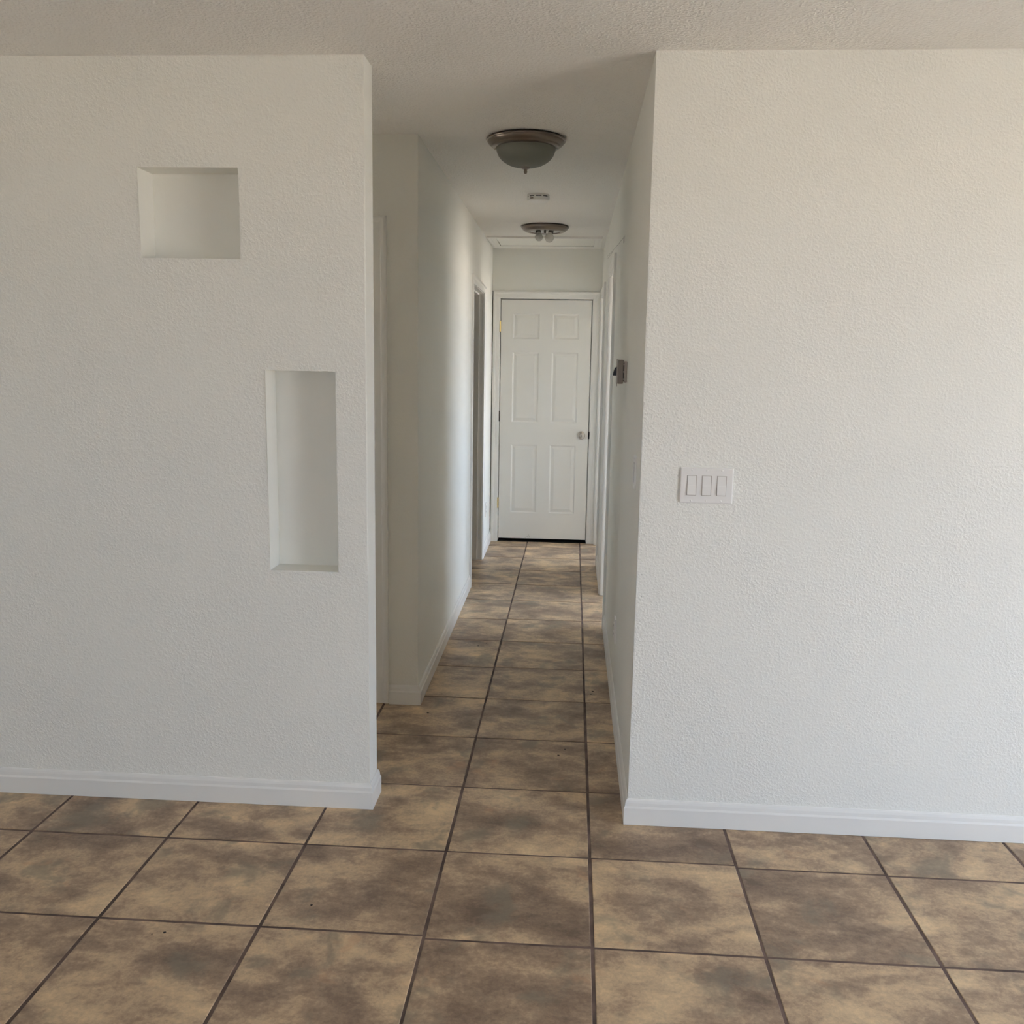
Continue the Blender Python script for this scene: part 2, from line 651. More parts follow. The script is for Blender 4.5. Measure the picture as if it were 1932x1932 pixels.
# small dark specks on the tiles
for n, (x, y, r) in enumerate(((-1.055, 2.21, 0.0042), (-1.085, 2.20, 0.0018), (0.13, 4.20, 0.006), (0.12, 4.16, 0.004), (-0.02, 3.46, 0.005), (0.005, 3.52, 0.004), (-0.70, 2.37, 0.004), (-0.60, 3.85, 0.006), (-0.48, 4.85, 0.005), (-0.44, 4.9, 0.004))):
    bm = bmesh.new()
    lathe(bm, [(0, 0.0009), (r * 0.7, 0.0007), (r, 0.0)], 10)
    for v in bm.verts:
        v.co.x *= 1.0 + 0.3 * math.sin(3 * n + v.co.y * 900)
    link('speck', bm, M_STAIN, floor, loc=(x, y, 0.0))

bm = bmesh.new()
rows = [(RY0 - 0.15, RX1 + 0.15), (YR + 0.115, RX1 + 0.15), (YR + 0.115, BX + 0.15), (YA, BX + 0.15), (YE, BX + 0.15), (YB, BX + 0.15)]
lo = [[bm.verts.new((x, y, ZC(y))) for x in (RX0 - 0.15, xr)] for y, xr in rows]
hi = [[bm.verts.new((x, y, 2.62)) for x in (RX0 - 0.15, xr)] for y, xr in rows]
for k in range(len(rows) - 1):
    if k != 1:
        bm.faces.new((lo[k][0], lo[k][1], lo[k + 1][1], lo[k + 1][0]))
        bm.faces.new((hi[k][0], hi[k][1], hi[k + 1][1], hi[k + 1][0]))
        bm.faces.new((lo[k][0], lo[k + 1][0], hi[k + 1][0], hi[k][0]))
    bm.faces.new((lo[k][1], lo[k + 1][1], hi[k + 1][1], hi[k][1]))
bm.faces.new((lo[0][0], lo[0][1], hi[0][1], hi[0][0]))
bm.faces.new((lo[-1][0], lo[-1][1], hi[-1][1], hi[-1][0]))
bmesh.ops.remove_doubles(bm, verts=bm.verts, dist=1e-5)
ceil = link('ceiling', bm, M_CEIL)
tag(ceil, 'white textured ceiling running from the room into the hallway', 'ceiling', 'structure')

# ------------------------------------------------------------------ walls
NICHE = [(-1.383, -1.0615, 1.8345, 2.110, 0.104), (-0.990, -0.762, 0.829, 1.4865, 0.100)]


def bev_left(e):
    if not sharp(e):
        return False
    a, b = e.verts[0].co, e.verts[1].co
    on_front = abs(a.y - YL) < 1e-4 and abs(b.y - YL) < 1e-4
    vert = abs(a.z - b.z) > 0.02
    inz = all(0.5 < v.z < 2.3 for v in (a, b))
    if on_front and inz:
        return True
    return vert and abs(a.x - XL0) < 1e-3


tag(slab('wall_left', 'Y', YL, YL + TW, RX0, XL0 - 0.002, 0, H, NICHE, [M_WALL, M_SMOOTH], bev=(0.0035, bev_left)),
    'white textured partition with two recessed niches, left of the hallway', 'wall', 'structure')


def bev_right(e):
    if not sharp(e):
        return False
    a, b = e.verts[0].co, e.verts[1].co
    return abs(a.z - b.z) > 0.02 and abs(a.x - XR) < 1e-3 and abs(b.x - XR) < 1e-3 and abs(a.y - YR) < 1e-3


tag(slab('wall_right', 'Y', YR, YR + 0.115, XR, RX1, 0, H, bev=(0.0035, bev_right)),
    'white textured wall with a triple light switch, right of the hallway', 'wall', 'structure')

JT = 0.018
D1 = (5.312, 6.055, 2.068)       # right doorway 1: y0, y1, top (clear)
D2 = (7.025, 7.800, 2.058)
D3 = (6.222, 7.078, 2.034)       # left doorway
DE = (-0.6215, 0.1425, 2.055)    # end door, x
DA = (-1.615, -0.853, 2.055)     # door behind the left partition

tag(slab('wall_hall_right', 'X', XR, XR + TW, YR + 0.115, YE, 0, H,
         [(D1[0] - JT, D1[1] + JT, 0, D1[2] + JT, None), (D2[0] - JT, D2[1] + JT, 0, D2[2] + JT, None)], [M_HALL, M_SMOOTH], ztop=ZC),
    'right side wall of the hallway with two doorways and the thermostat', 'wall', 'structure')


def shear(co):
    y = co.y
    return Vector((co.x + (XL(y) - XL0), y, co.z))


tag(slab('wall_hall_left', 'X', XL0, XL0 - TW, YA + TW, YE, 0, H,
         [(D3[0] - JT, D3[1] + JT, 0, D3[2] + JT, None)], [M_HALL, M_SMOOTH], fmap=shear, ztop=ZC),
    'left side wall of the hallway with one doorway near its far end', 'wall', 'structure')


def bev_alc(e):
    if not sharp(e):
        return False
    a, b = e.verts[0].co, e.verts[1].co
    return abs(a.z - b.z) > 0.02 and abs(a.x - XL0) < 1e-3 and abs(a.y - YA) < 1e-3


tag(slab('wall_alcove', 'Y', YA, YA + TW, RX0, XL0, 0, H, [(DA[0] - JT, DA[1] + JT, 0, DA[2] + JT, None)], [M_HALL, M_SMOOTH], bev=(0.003, bev_alc)),
    'short shaded wall facing the room behind the left partition', 'wall', 'structure')
XLE = XL(YE)
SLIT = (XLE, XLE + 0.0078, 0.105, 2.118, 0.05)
tag(slab('wall_hall_end', 'Y', YE, YE + TW, XLE, XR + TW, 0, ZC(YE),
         [(DE[0] - JT, DE[1] + JT, 0, DE[2] + JT, None), SLIT], [M_SMOOTH, M_SLOT]),
    'white end wall of the hallway around the six-panel door', 'wall', 'structure')


def win_hole(k):
    _, _, _, a, b, z0, z1 = WIN[k]
    return (a, b, z0, z1, None)


tag(slab('wall_living_right', 'X', RX1, RX1 + 0.15, RY0, YR + 0.115, 0, H, [win_hole(1)]), 'room side wall with the patio door, outside the frame on the right', 'wall', 'structure')
tag(slab('wall_living_left', 'X', RX0 - 0.15, RX0, RY0, YB, 0, H, [win_hole(5)]), 'plain room side wall outside the frame on the left', 'wall', 'structure')
tag(slab('wall_living_back', 'Y', RY0 - 0.15, RY0, RX0 - 0.15, RX1 + 0.15, 0, H, [win_hole(2)]), 'room wall with a window behind the camera', 'wall', 'structure')
tag(slab('wall_bedroom_outer', 'X', BX, BX + 0.15, YR + 0.115, YB, 0, H + 0.03, [win_hole(3), win_hole(4)]), 'outer wall of the rooms right of the hallway', 'wall', 'structure')
tag(slab('wall_bedroom_partition', 'Y', 6.80, 6.90, XR + TW, BX, 0, H + 0.01), 'wall between the two rooms right of the hallway', 'wall', 'structure')
tag(slab('wall_bedroom_back', 'Y', YB, YB + 0.12, RX0 - 0.15, BX + 0.15, 0, H + 0.03), 'far outer wall behind the hallway', 'wall', 'structure')
tag(slab('wall_closet_right', 'X', XR, XR + TW, YE + TW, YB, 0, H + 0.02), 'wall beside the room behind the end door, right', 'wall', 'structure')
tag(slab('wall_closet_left', 'X', XLE - TW, XLE, YE, YB, 0, H + 0.02), 'wall beside the room behind the end door, left', 'wall', 'structure')

# windows, all outside the frame
for k, (ax, p0, p1, a, b, z0, z1) in WIN.items():
    w = empty('window_%d' % k)
    tag(w, ['', 'white sliding patio door lighting the room from the right', 'white window behind the camera', 'white window in the nearer room right of the hallway', 'white window in the farther room right of the hallway', 'added unseen window brightening the hallway from the passage behind the left partition'][k], 'window', 'structure')
    pm = (p0 + p1) / 2

    def fm(u, p, z):
        return (p, u, z) if ax == 'X' else (u, p, z)
    bm = bmesh.new()
    mid = (a + b) / 2
    for ua, ub, za, zb in ((a, a + 0.05, z0, z1), (b - 0.05, b, z0, z1), (a + 0.05, b - 0.05, z0, z0 + 0.05), (a + 0.05, b - 0.05, z1 - 0.05, z1), (mid - 0.025, mid + 0.025, z0 + 0.05, z1 - 0.05)):
        box(bm, ua, ub, pm - 0.03, pm + 0.03, za, zb)
    for v in bm.verts:
        v.co = fm(*v.co)
    link('window_frame', bm, M_FRAME, w)
    for ua, ub in ((a + 0.05, mid - 0.025), (mid + 0.025, b - 0.05)):
        bm = bmesh.new()
        box(bm, ua, ub, pm - 0.003, pm + 0.003, z0 + 0.05, z1 - 0.05)
        for v in bm.verts:
            v.co = fm(*v.co)
        link('pane', bm, M_PANE, w)

bm = bmesh.new()
box(bm, -60, 60, -60, 60, -0.4, -0.13)
tag(link('ground', bm, M_DIRT), 'bare gravel ground around the house, outside the frame', 'ground', 'structure')

# ------------------------------------------------------------------ baseboards
for nm, path, side, lab in (
    ('baseboard_left', [(RX0, YL), (XL0 - 0.002, YL), (XL0 - 0.002, YL + TW), (RX0, YL + TW)], -1, 'white baseboard along the partition with the niches and round its end'),
    ('baseboard_right', [(RX1, YR), (XR, YR), (XR, D1[0] - 0.064)], 1, 'white baseboard along the switch wall and round into the hallway'),
    ('baseboard_hall_right', [(XR, D1[1] + 0.064), (XR, D2[0] - 0.064)], 1, 'short white baseboard between the two right doorways'),
    ('baseboard_hall_left', [(DA[1] + 0.063, YA), (XL0, YA), (XL(D3[0] - 0.064), D3[0] - 0.064)], -1, 'white baseboard from the shaded wall along the left of the hallway'),
    ('baseboard_hall_far', [(XL(D3[1] + 0.063), D3[1] + 0.063), (XL(YE), YE)], -1, 'short white baseboard between the left doorway and the end wall'),
):
    tag(baseboard(nm, path, side), lab, 'baseboard', 'structure')


# ------------------------------------------------------------------ doors and doorways
def fm_right(u, t, z):     # t: proud of the hall's right wall (towards -X)
    return Vector((XR - t, u, z))


def fm_left(u, t, z):
    return Vector((XL(u) + t, u, z))


def fm_front(Y):
    return lambda u, t, z: Vector((u, Y - t, z))


def doorway(name, label, u0, u1, z1, fmap, stop, back=True, zc=0.001):
    d = empty(name)
    tag(d, label, 'doorway', 'structure')
    casing('casing', u0 - 0.005, u1 + 0.005, z1 + 0.005, fmap, d, z0=zc)
    jamb('jamb', u0, u1, z1, -TW, 0.0, JT, fmap, d, stop)
    if back:
        casing('casing', u0 - 0.005, u1 + 0.005, z1 + 0.005, lambda u, t, z: fmap(u, -TW - t, z), d, z0=zc)
    return d


doorway('door_1', 'open white-cased doorway nearest on the right of the hallway', D1[0], D1[1], D1[2], fm_right, (-0.075, -0.04, 0.011))
doorway('door_2', 'open white-cased doorway farther along the right of the hallway, beside the end wall', D2[0], D2[1], D2[2], fm_right, (-0.075, -0.04, 0.011))
doorway('door_3', 'open white-cased doorway on the left of the hallway near its end', D3[0], D3[1], D3[2], fm_left, (-0.075, -0.035, 0.011))


def panel_ring(bm, rect_list):
    """Nested rectangles (x0,x1,z0,z1,depth) joined into a moulded panel face at y = depth."""
    rings = []
    for x0, x1, z0, z1, y in rect_list:
        rings.append([bm.verts.new(c) for c in ((x0, y, z0), (x1, y, z0), (x1, y, z1), (x0, y, z1))])
    for a, b in zip(rings, rings[1:]):
        for i in range(4):
            bm.faces.new((a[i], a[(i + 1) % 4], b[(i + 1) % 4], b[i]))
    bm.faces.new(rings[-1])


def six_panel_leaf(parent, x0, x1, z0, z1, yf, cols, rows, th=0.035):
    bm = bmesh.new()
    us = sorted({x0, x1, *[c for q in cols for c in q]})
    zs = sorted({z0, z1, *[c for q in rows for c in q]})

    def inpanel(x, z):
        return any(a < x < b for a, b in cols) and any(a < z < b for a, b in rows)

    def quad(*pts):
        bm.faces.new([bm.verts.new(p) for p in pts])
    for a, b in zip(us, us[1:]):
        for c, d in zip(zs, zs[1:]):
            if not inpanel((a + b) / 2, (c + d) / 2):
                quad((a, yf, c), (b, yf, c), (b, yf, d), (a, yf, d))
    for a, b in zip(us, us[1:]):
        for c, d in zip(zs, zs[1:]):
            quad((a, yf + th, c), (b, yf + th, c), (b, yf + th, d), (a, yf + th, d))
    for c, d in zip(zs, zs[1:]):
        quad((x0, yf, c), (x0, yf + th, c), (x0, yf + th, d), (x0, yf, d))
        quad((x1, yf, c), (x1, yf + th, c), (x1, yf + th, d), (x1, yf, d))
    for a, b in zip(us, us[1:]):
        quad((a, yf, z0), (b, yf, z0), (b, yf + th, z0), (a, yf + th, z0))
        quad((a, yf, z1), (b, yf, z1), (b, yf + th, z1), (a, yf + th, z1))
    bmesh.ops.remove_doubles(bm, verts=bm.verts, dist=1e-5)
    lf = link('leaf', bm, M_DOOR, parent)
    for a, b in cols:
        for c, d in rows:
            bm = bmesh.new()
            R = []
            for ins, dep in ((0, 0), (0.004, 0.0005), (0.010, 0.0060), (0.013, 0.0075), (0.018, 0.0075), (0.040, 0.0022), (0.043, 0.0022)):
                R.append((a + ins, b - ins, c + ins, d - ins, yf + dep))
            panel_ring(bm, R)
            link('panel', bm, M_DOOR, lf)
    return lf


COLS = [(-0.518, -0.291), (-0.188, 0.037)]
ROWS = [(0.252, 0.844), (1.029, 1.622), (1.724, 1.938)]
d4 = empty('door_4')
tag(d4, 'closed white six-panel door at the end of the hallway', 'door', 'structure')
fE = fm_front(YE)
casing('casing', DE[0] - 0.005, DE[1] + 0.005, DE[2] + 0.006, fE, d4)
jamb('jamb', DE[0], DE[1], DE[2], -TW, 0.0, JT, fE, d4, (-0.10, -0.055, 0.0025))
leaf = six_panel_leaf(d4, DE[0] + 0.0055, DE[1] - 0.0060, 0.030, DE[2] - 0.0075, YE + 0.004, COLS, ROWS)
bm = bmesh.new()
box(bm, DE[0] - 0.001, DE[1] + 0.001, YE + 0.002, YE + 0.20, 0.0002, 0.004)  # near-black strip paints in the shade of the unlit gap below the leaf
q = link('under_door_shade', bm, M_SLOT, d4)
q['label'] = 'near-black strip standing in for the shade under the door'
for zc in (1.827, 0.338):
    hg = bmesh.new()
    xk = DE[0] - 0.001
    lathe(hg, [(0, -0.046), (0.0035, -0.046), (0.0062, -0.043), (0.0062, 0.043), (0.0035, 0.046), (0, 0.046)], 14, (xk, YE - 0.0045, zc))
    box(hg, xk - 0.013, xk, YE - 0.0035, YE - 0.0002, zc - 0.044, zc + 0.044, 0.0006, 1)
    ho = link('hinge', hg, M_BRASS, d4, True)
    ho['label'] = 'brass hinge'
bm = bmesh.new()
box(bm, DE[0] - 0.003, DE[0] + 0.0034, YE - 0.0006, YE + 0.03, 1.035, 1.125)
q = link('hinge_mortise', bm, M_SLOT, d4)
q['label'] = 'dark empty hinge mortise'
bm = bmesh.new()
box(bm, DE[1] - 0.004, DE[1] + 0.006, YE - 0.0008, YE + 0.02, 0.900, 0.962)
bmesh.ops.bevel(bm, geom=[e for e in bm.edges if abs(e.verts[0].co.y - e.verts[1].co.y) > 0.005], offset=0.003, segments=2, affect='EDGES')
q = link('strike_plate', bm, M_SLOT, d4)
q['label'] = 'dark strike plate'
kb = bmesh.new()
lathe(kb, [(0, 0.0), (0.034, 0.0), (0.034, 0.004), (0.030, 0.008), (0.014, 0.010), (0.012, 0.026), (0.020, 0.032), (0.0265, 0.040), (0.0275, 0.050), (0.024, 0.058), (0.016, 0.062), (0.010, 0.0625), (0.009, 0.060), (0, 0.060)], 40, (0.078, YE + 0.002, 0.931), '-Y')
kn = link('door_knob', kb, M_NICKEL, d4, True)
kn['label'] = 'round satin metal knob'
bm = bmesh.new()
lathe(bm, [(0, 0.0), (0.0045, 0.0), (0.004, 0.003), (0, 0.003)], 16, (0.078, YE - 0.0578, 0.931), '-Y')
link('lock_button', bm, M_SOCK, kn, True)
for n, (x, z, dx, dz) in enumerate(((-0.37, 0.042, 0.020, 0.022), (-0.352, 0.043, 0.012, 0.016), (-0.386, 0.036, 0.015, 0.006))):
    bm = bmesh.new()
    vs = [(x, z), (x + dx, z + dz), (x + dx + 0.002, z + dz - 0.001), (x + 0.003, z - 0.001)]
    lo_ = [bm.verts.new((a, YE + 0.0029, b)) for a, b in vs]
    hi_ = [bm.verts.new((a, YE + 0.0025, b)) for a, b in vs]
    bm.faces.new(hi_)
    for i in range(4):
        bm.faces.new((lo_[i], lo_[(i + 1) % 4], hi_[(i + 1) % 4], hi_[i]))
    link('scuff', bm, M_SCUFF, leaf)

d5 = empty('door_5')
tag(d5, 'white-cased door in the shaded wall behind the left partition, mostly hidden', 'door', 'structure')
fA = fm_front(YA)
casing('casing', DA[0] - 0.005, DA[1] + 0.005, DA[2] + 0.006, fA, d5, z0=0.004)
jamb('jamb', DA[0], DA[1], DA[2], -TW, 0.0, JT, fA, d5, (-0.09, -0.045, 0.006))
sx = DA[0] - DE[0]
six_panel_leaf(d5, DA[0] + 0.0035, DA[1] - 0.0045, 0.012, DA[2] - 0.004, YA + 0.003, [(a + sx, b + sx) for a, b in COLS], ROWS)
kb = bmesh.new()
lathe(kb, [(0, 0.0), (0.034, 0.0), (0.034, 0.004), (0.014, 0.010), (0.012, 0.026), (0.0265, 0.040), (0.0275, 0.050), (0.016, 0.062), (0, 0.062)], 32, (DA[0] + 0.064, YA + 0.002, 0.931), '-Y')
link('door_knob', kb, M_NICKEL, d5, True)

# ------------------------------------------------------------------ attic hatch
HX0, HX1, HY0, HY1 = -0.612, 0.131, 7.165, 7.655
hatch = empty('attic_hatch', ((HX0 + HX1) / 2, (HY0 + HY1) / 2, ZC(7.4)))
tag(hatch, 'white framed attic hatch in the hallway ceiling before the end door', 'hatch')


def hatch_pt(x, y, dz):
    return Vector((x - hatch.location.x, y - hatch.location.y, ZC(y) - dz - hatch.location.z))


bm = bmesh.new()
rings = [[] for _ in range(4)]
for w, t in CAS_PROF:
    for r, (x, y) in zip(rings, ((HX0 - w, HY0 - w), (HX1 + w, HY0 - w), (HX1 + w, HY1 + w), (HX0 - w, HY1 + w))):
        r.append(bm.verts.new(hatch_pt(x, y, t)))
k = len(CAS_PROF)
for n in range(4):
    a, b = rings[n], rings[(n + 1) % 4]
    for i in range(k):
        j = (i + 1) % k
        bm.faces.new((a[i], a[j], b[j], b[i]))
link('frame', bm, M_TRIM, hatch)
bm = bmesh.new()
top = [bm.verts.new(hatch_pt(x, y, 0.0005)) for x, y in ((HX0 + 0.004, HY0 + 0.004), (HX1 - 0.004, HY0 + 0.004), (HX1 - 0.004, HY1 - 0.005), (HX0 + 0.004, HY1 - 0.005))]
bot = [bm.verts.new(hatch_pt(x, y, 0.005)) for x, y in ((HX0 + 0.004, HY0 + 0.004), (HX1 - 0.004, HY0 + 0.004), (HX1 - 0.004, HY1 - 0.005), (HX0 + 0.004, HY1 - 0.005))]
bm.faces.new(top)
bm.faces.new(bot)
for i in range(4):
    bm.faces.new((top[i], top[(i + 1) % 4], bot[(i + 1) % 4], bot[i]))
link('hatch_panel', bm, M_SMOOTH, hatch)
bm = bmesh.new()
for xa, xb, ya, yb in ((HX0 + 0.001, HX1 - 0.001, HY1 - 0.006, HY1 - 0.001), (HX0, HX0 + 0.003, HY0 + 0.2, HY1 - 0.001)):
    t4 = [bm.verts.new(hatch_pt(x, y, 0.0004)) for x, y in ((xa, ya), (xb, ya), (xb, yb), (xa, yb))]
    b4 = [bm.verts.new(hatch_pt(x, y, 0.0062)) for x, y in ((xa, ya), (xb, ya), (xb, yb), (xa, yb))]
    bm.faces.new(t4)
    bm.faces.new(b4)
    for i in range(4):
        bm.faces.new((t4[i], t4[(i + 1) % 4], b4[(i + 1) % 4], b4[i]))
link('shadow_gap', bm, M_CRACK, hatch)

# ------------------------------------------------------------------ ceiling lamps
LX, LY = -0.221, 4.01
lz = ZC(LY)
lamp = empty('ceiling_lamp', (LX, LY, lz))
tag(lamp, 'bronze flush ceiling lamp with a frosted glass bowl, nearest in the hallway', 'lamp')
bm = bmesh.new()
lathe(bm, [(0.0, -0.0005), (0.150, -0.0005), (0.158, -0.003), (0.1625, -0.007), (0.1625, -0.011)], 72)
link('mounting_lip', bm, M_BRONZE_D, lamp, True)
CANOPY = [(0.1625, -0.0085), (0.1640, -0.0110), (0.1630, -0.0140), (0.1590, -0.0150), (0.1582, -0.0175), (0.1570, -0.0210), (0.1510, -0.0270), (0.1450, -0.0310), (0.1425, -0.0325), (0.1415, -0.0345), (0.1350, -0.0385), (0.1290, -0.0405), (0.1240, -0.0410)]
bm = bmesh.new()
lathe(bm, CANOPY + [(0.1228, -0.0400), (0.1228, -0.0150)], 72)
link('canopy', bm, M_BRONZE, lamp, True)
for ang in (178, 2, 90):
    bm = bmesh.new()
    lathe(bm, [(0, -0.046), (0.004, -0.046), (0.0055, -0.043), (0.0055, -0.039), (0, -0.039)], 12)
    for v in bm.verts:
        v.co += Vector((0.1265 * math.cos(math.radians(ang)), 0.1265 * math.sin(math.radians(ang)), 0))
    link('clip', bm, M_RIM, lamp, True)
bm = bmesh.new()
prof = [(0.1220, -0.036)]
for q in range(0, 19):
    a = math.radians(90 * q / 18)
    prof.append((0.1222 * math.cos(a) ** 0.92, -0.0415 - 0.0755 * math.sin(a)))
prof[-1] = (0.0, prof[-1][1])
lathe(bm, prof, 72)
gb = link('glass_bowl', bm, M_GLASSF, lamp, True)
gb['label'] = 'frosted grey glass bowl'
bm = bmesh.new()
lathe(bm, [(0, -0.1140), (0.0215, -0.1150), (0.0200, -0.1190), (0.0130, -0.1220), (0.0075, -0.1235), (0.0060, -0.1260), (0.0072, -0.1310), (0.0066, -0.1370), (0.0040, -0.1410), (0, -0.1418)], 32)
link('finial', bm, M_BRONZE, lamp, True)

LX2, LY2 = -0.221, 6.56
lz2 = ZC(LY2)
lamp2 = empty('ceiling_lamp', (LX2, LY2, lz2))
tag(lamp2, 'bronze flush ceiling lamp missing its bowl, two bare bulbs showing', 'lamp')
bm = bmesh.new()
lathe(bm, [(0.0, -0.0005), (0.150, -0.0005), (0.158, -0.003), (0.1630, -0.007), (0.1630, -0.011)], 64)
link('mounting_lip', bm, M_BRONZE_D, lamp2, True)
bm = bmesh.new()
lathe(bm, CANOPY + [(0.1060, -0.0412), (0.1045, -0.0400), (0.1045, -0.0100)], 64)
link('canopy', bm, M_BRONZE, lamp2, True)
bm = bmesh.new()
lathe(bm, [(0.0, -0.012), (0.094, -0.014), (0.1030, -0.024), (0.1040, -0.037)], 48)
q = link('reflector_pan', bm, M_PAN, lamp2, True)
q['label'] = 'white reflector pan'
bm = bmesh.new()
box(bm, -0.007, 0.007, -0.006, 0.006, -0.048, -0.013, 0.001, 1)
box(bm, -0.004, 0.018, -0.010, -0.005, -0.036, -0.031, 0.001, 1)
link('center_bracket', bm, M_SOCK, lamp2)


def bulb(dx, dy, tilt_x, tilt_y, br):
    rot = Matrix.Rotation(tilt_y, 3, 'Y') @ Matrix.Rotation(tilt_x, 3, 'X')
    bm = bmesh.new()
    lathe(bm, [(0, -0.014), (0.017, -0.014), (0.018, -0.020), (0.0165, -0.036), (0.0185, -0.052), (0, -0.052)], 24)
    for v in bm.verts:
        v.co = rot @ v.co + Vector((dx, dy, 0))
    so = link('socket', bm, M_SOCK, lamp2, True)
    bm = bmesh.new()
    pr = [(0.0, -0.048), (0.013, -0.048), (0.0135, -0.058)]
    for a in range(-50, 91, 10):
        t = math.radians(a)
        pr.append((br * math.cos(t), -0.086 - br * math.sin(t)))
    pr[-1] = (0.0, pr[-1][1])
    lathe(bm, pr, 32)
    for v in bm.verts:
        v.co = rot @ v.co + Vector((dx, dy, 0))
    link('bulb', bm, M_BULB, lamp2, True)


bulb(-0.050, -0.02, -0.30, -0.14, 0.0262)
bulb(0.052, -0.02, -0.12, 0.24, 0.0305)

# ------------------------------------------------------------------ smoke detector
SX, SY = -0.220, 5.345
sm = empty('smoke_detector', (SX, SY, ZC(SY)))
tag(sm, 'round white smoke detector on the ceiling between the two lamps', 'smoke detector')
bm = bmesh.new()
lathe(bm, [(0, 0.0), (0.060, 0.0), (0.0615, -0.003), (0.0615, -0.009), (0.057, -0.0105), (0, -0.0105)], 48)
link('base_plate', bm, M_PLATE, sm, True)
bm = bmesh.new()
lathe(bm, [(0, -0.0100), (0.0585, -0.0100), (0.0585, -0.0165), (0, -0.0165)], 48)
q = link('vent_slot', bm, M_SLOT, sm, True)
q['label'] = 'dark vent slots'
for n in range(9):
    a = 2 * math.pi * (n + 0.32) / 9
    bm = bmesh.new()
    box(bm, 0.056, 0.0612, -0.0045, 0.0045, -0.0165, -0.0098)
    for v in bm.verts:
        v.co = Matrix.Rotation(a, 3, 'Z') @ v.co
    link('rib', bm, M_PLATE, sm)
bm = bmesh.new()
lathe(bm, [(0, -0.0155), (0.0605, -0.0155), (0.0625, -0.0175), (0.0625, -0.0260), (0.0595, -0.0330), (0.0530, -0.0365), (0.030, -0.0385), (0, -0.0385)], 48)
cov = link('cover', bm, M_PLATE, sm, True)
bm = bmesh.new()
box(bm, -0.044, -0.026, -0.0545, -0.0535, -0.0285, -0.0215)
for v in bm.verts:
    v.co = Matrix.Rotation(0.0, 3, 'Z') @ v.co
    v.co.y = -math.sqrt(max(0.0, (0.0610 if v.co.y > -0.054 else 0.0634) ** 2 - v.co.x ** 2))
q = link('sounder_grille', bm, M_TAUPE, cov)
q['label'] = 'small dark patch on the side'

# ------------------------------------------------------------------ switches and outlets
def rounded_plate(bm, u0, u1, z0, z1, t, bev):
    box(bm, u0, u1, -t, 0, z0, z1)
    bmesh.ops.bevel(bm, geom=[e for e in bm.edges if min(e.verts[0].co.y, e.verts[1].co.y) < -t + 1e-6], offset=bev, segments=3, profile=0.5, affect='EDGES')


PX0, PX1, PZ0, PZ1 = 0.3445, 0.5095, 1.0945, 1.2075
px, pz = (PX0 + PX1) / 2, (PZ0 + PZ1) / 2
ls = empty('light_switch', (px, YR, pz))
tag(ls, 'white triple rocker light switch on the wall right of the hallway', 'light switch')
bm = bmesh.new()
W2, H2 = (PX1 - PX0) / 2, (PZ1 - PZ0) / 2
rounded_plate(bm, -W2, W2, -H2, H2, 0.0065, 0.0032)
link('plate', bm, M_PLATE, ls)
for n in (-1, 0, 1):
    cx = n * 0.0465
    bm = bmesh.new()
    # surround: a raised thin frame round each rocker with a gap inside
    for ua, ub, za, zb in ((-0.0170, -0.0152, -0.0335, 0.0335), (0.0152, 0.0170, -0.0335, 0.0335), (-0.0152, 0.0152, 0.0317, 0.0335), (-0.0152, 0.0152, -0.0335, -0.0317)):
        box(bm, cx + ua, cx + ub, -0.0072, -0.006, za, zb)
    link('rocker_frame', bm, M_PLATE, ls)
    bm = bmesh.new()
    box(bm, cx - 0.0152, cx + 0.0152, -0.00655, -0.006, -0.0317, 0.0317)
    q = link('rocker_gap', bm, M_TAUPE2, ls)
    bm = bmesh.new()
    vs = []
    prof = [(-0.0296, -0.0066), (-0.0296, -0.0115), (-0.001, -0.0092), (0.001, -0.0088), (0.0306, -0.0072), (0.0306, -0.0066)]
    ra = [bm.verts.new((cx - 0.0132, y, z)) for z, y in prof]
    rb = [bm.verts.new((cx + 0.0132, y, z)) for z, y in prof]
    bm.faces.new(ra)
    bm.faces.new(rb[::-1])
    for i in range(len(prof)):
        j = (i + 1) % len(prof)
        bm.faces.new((ra[i], ra[j], rb[j], rb[i]))
    link('rocker', bm, M_PLATE, ls)
    for z in (0.0485, -0.0485):
        bm = bmesh.new()
        lathe(bm, [(0, 0.0062), (0.0033, 0.0062), (0.0030, 0.0074), (0.0018, 0.0082), (0, 0.0084)], 14, (cx, 0, z), '-Y')
        link('screw', bm, M_PLATE, ls, True)


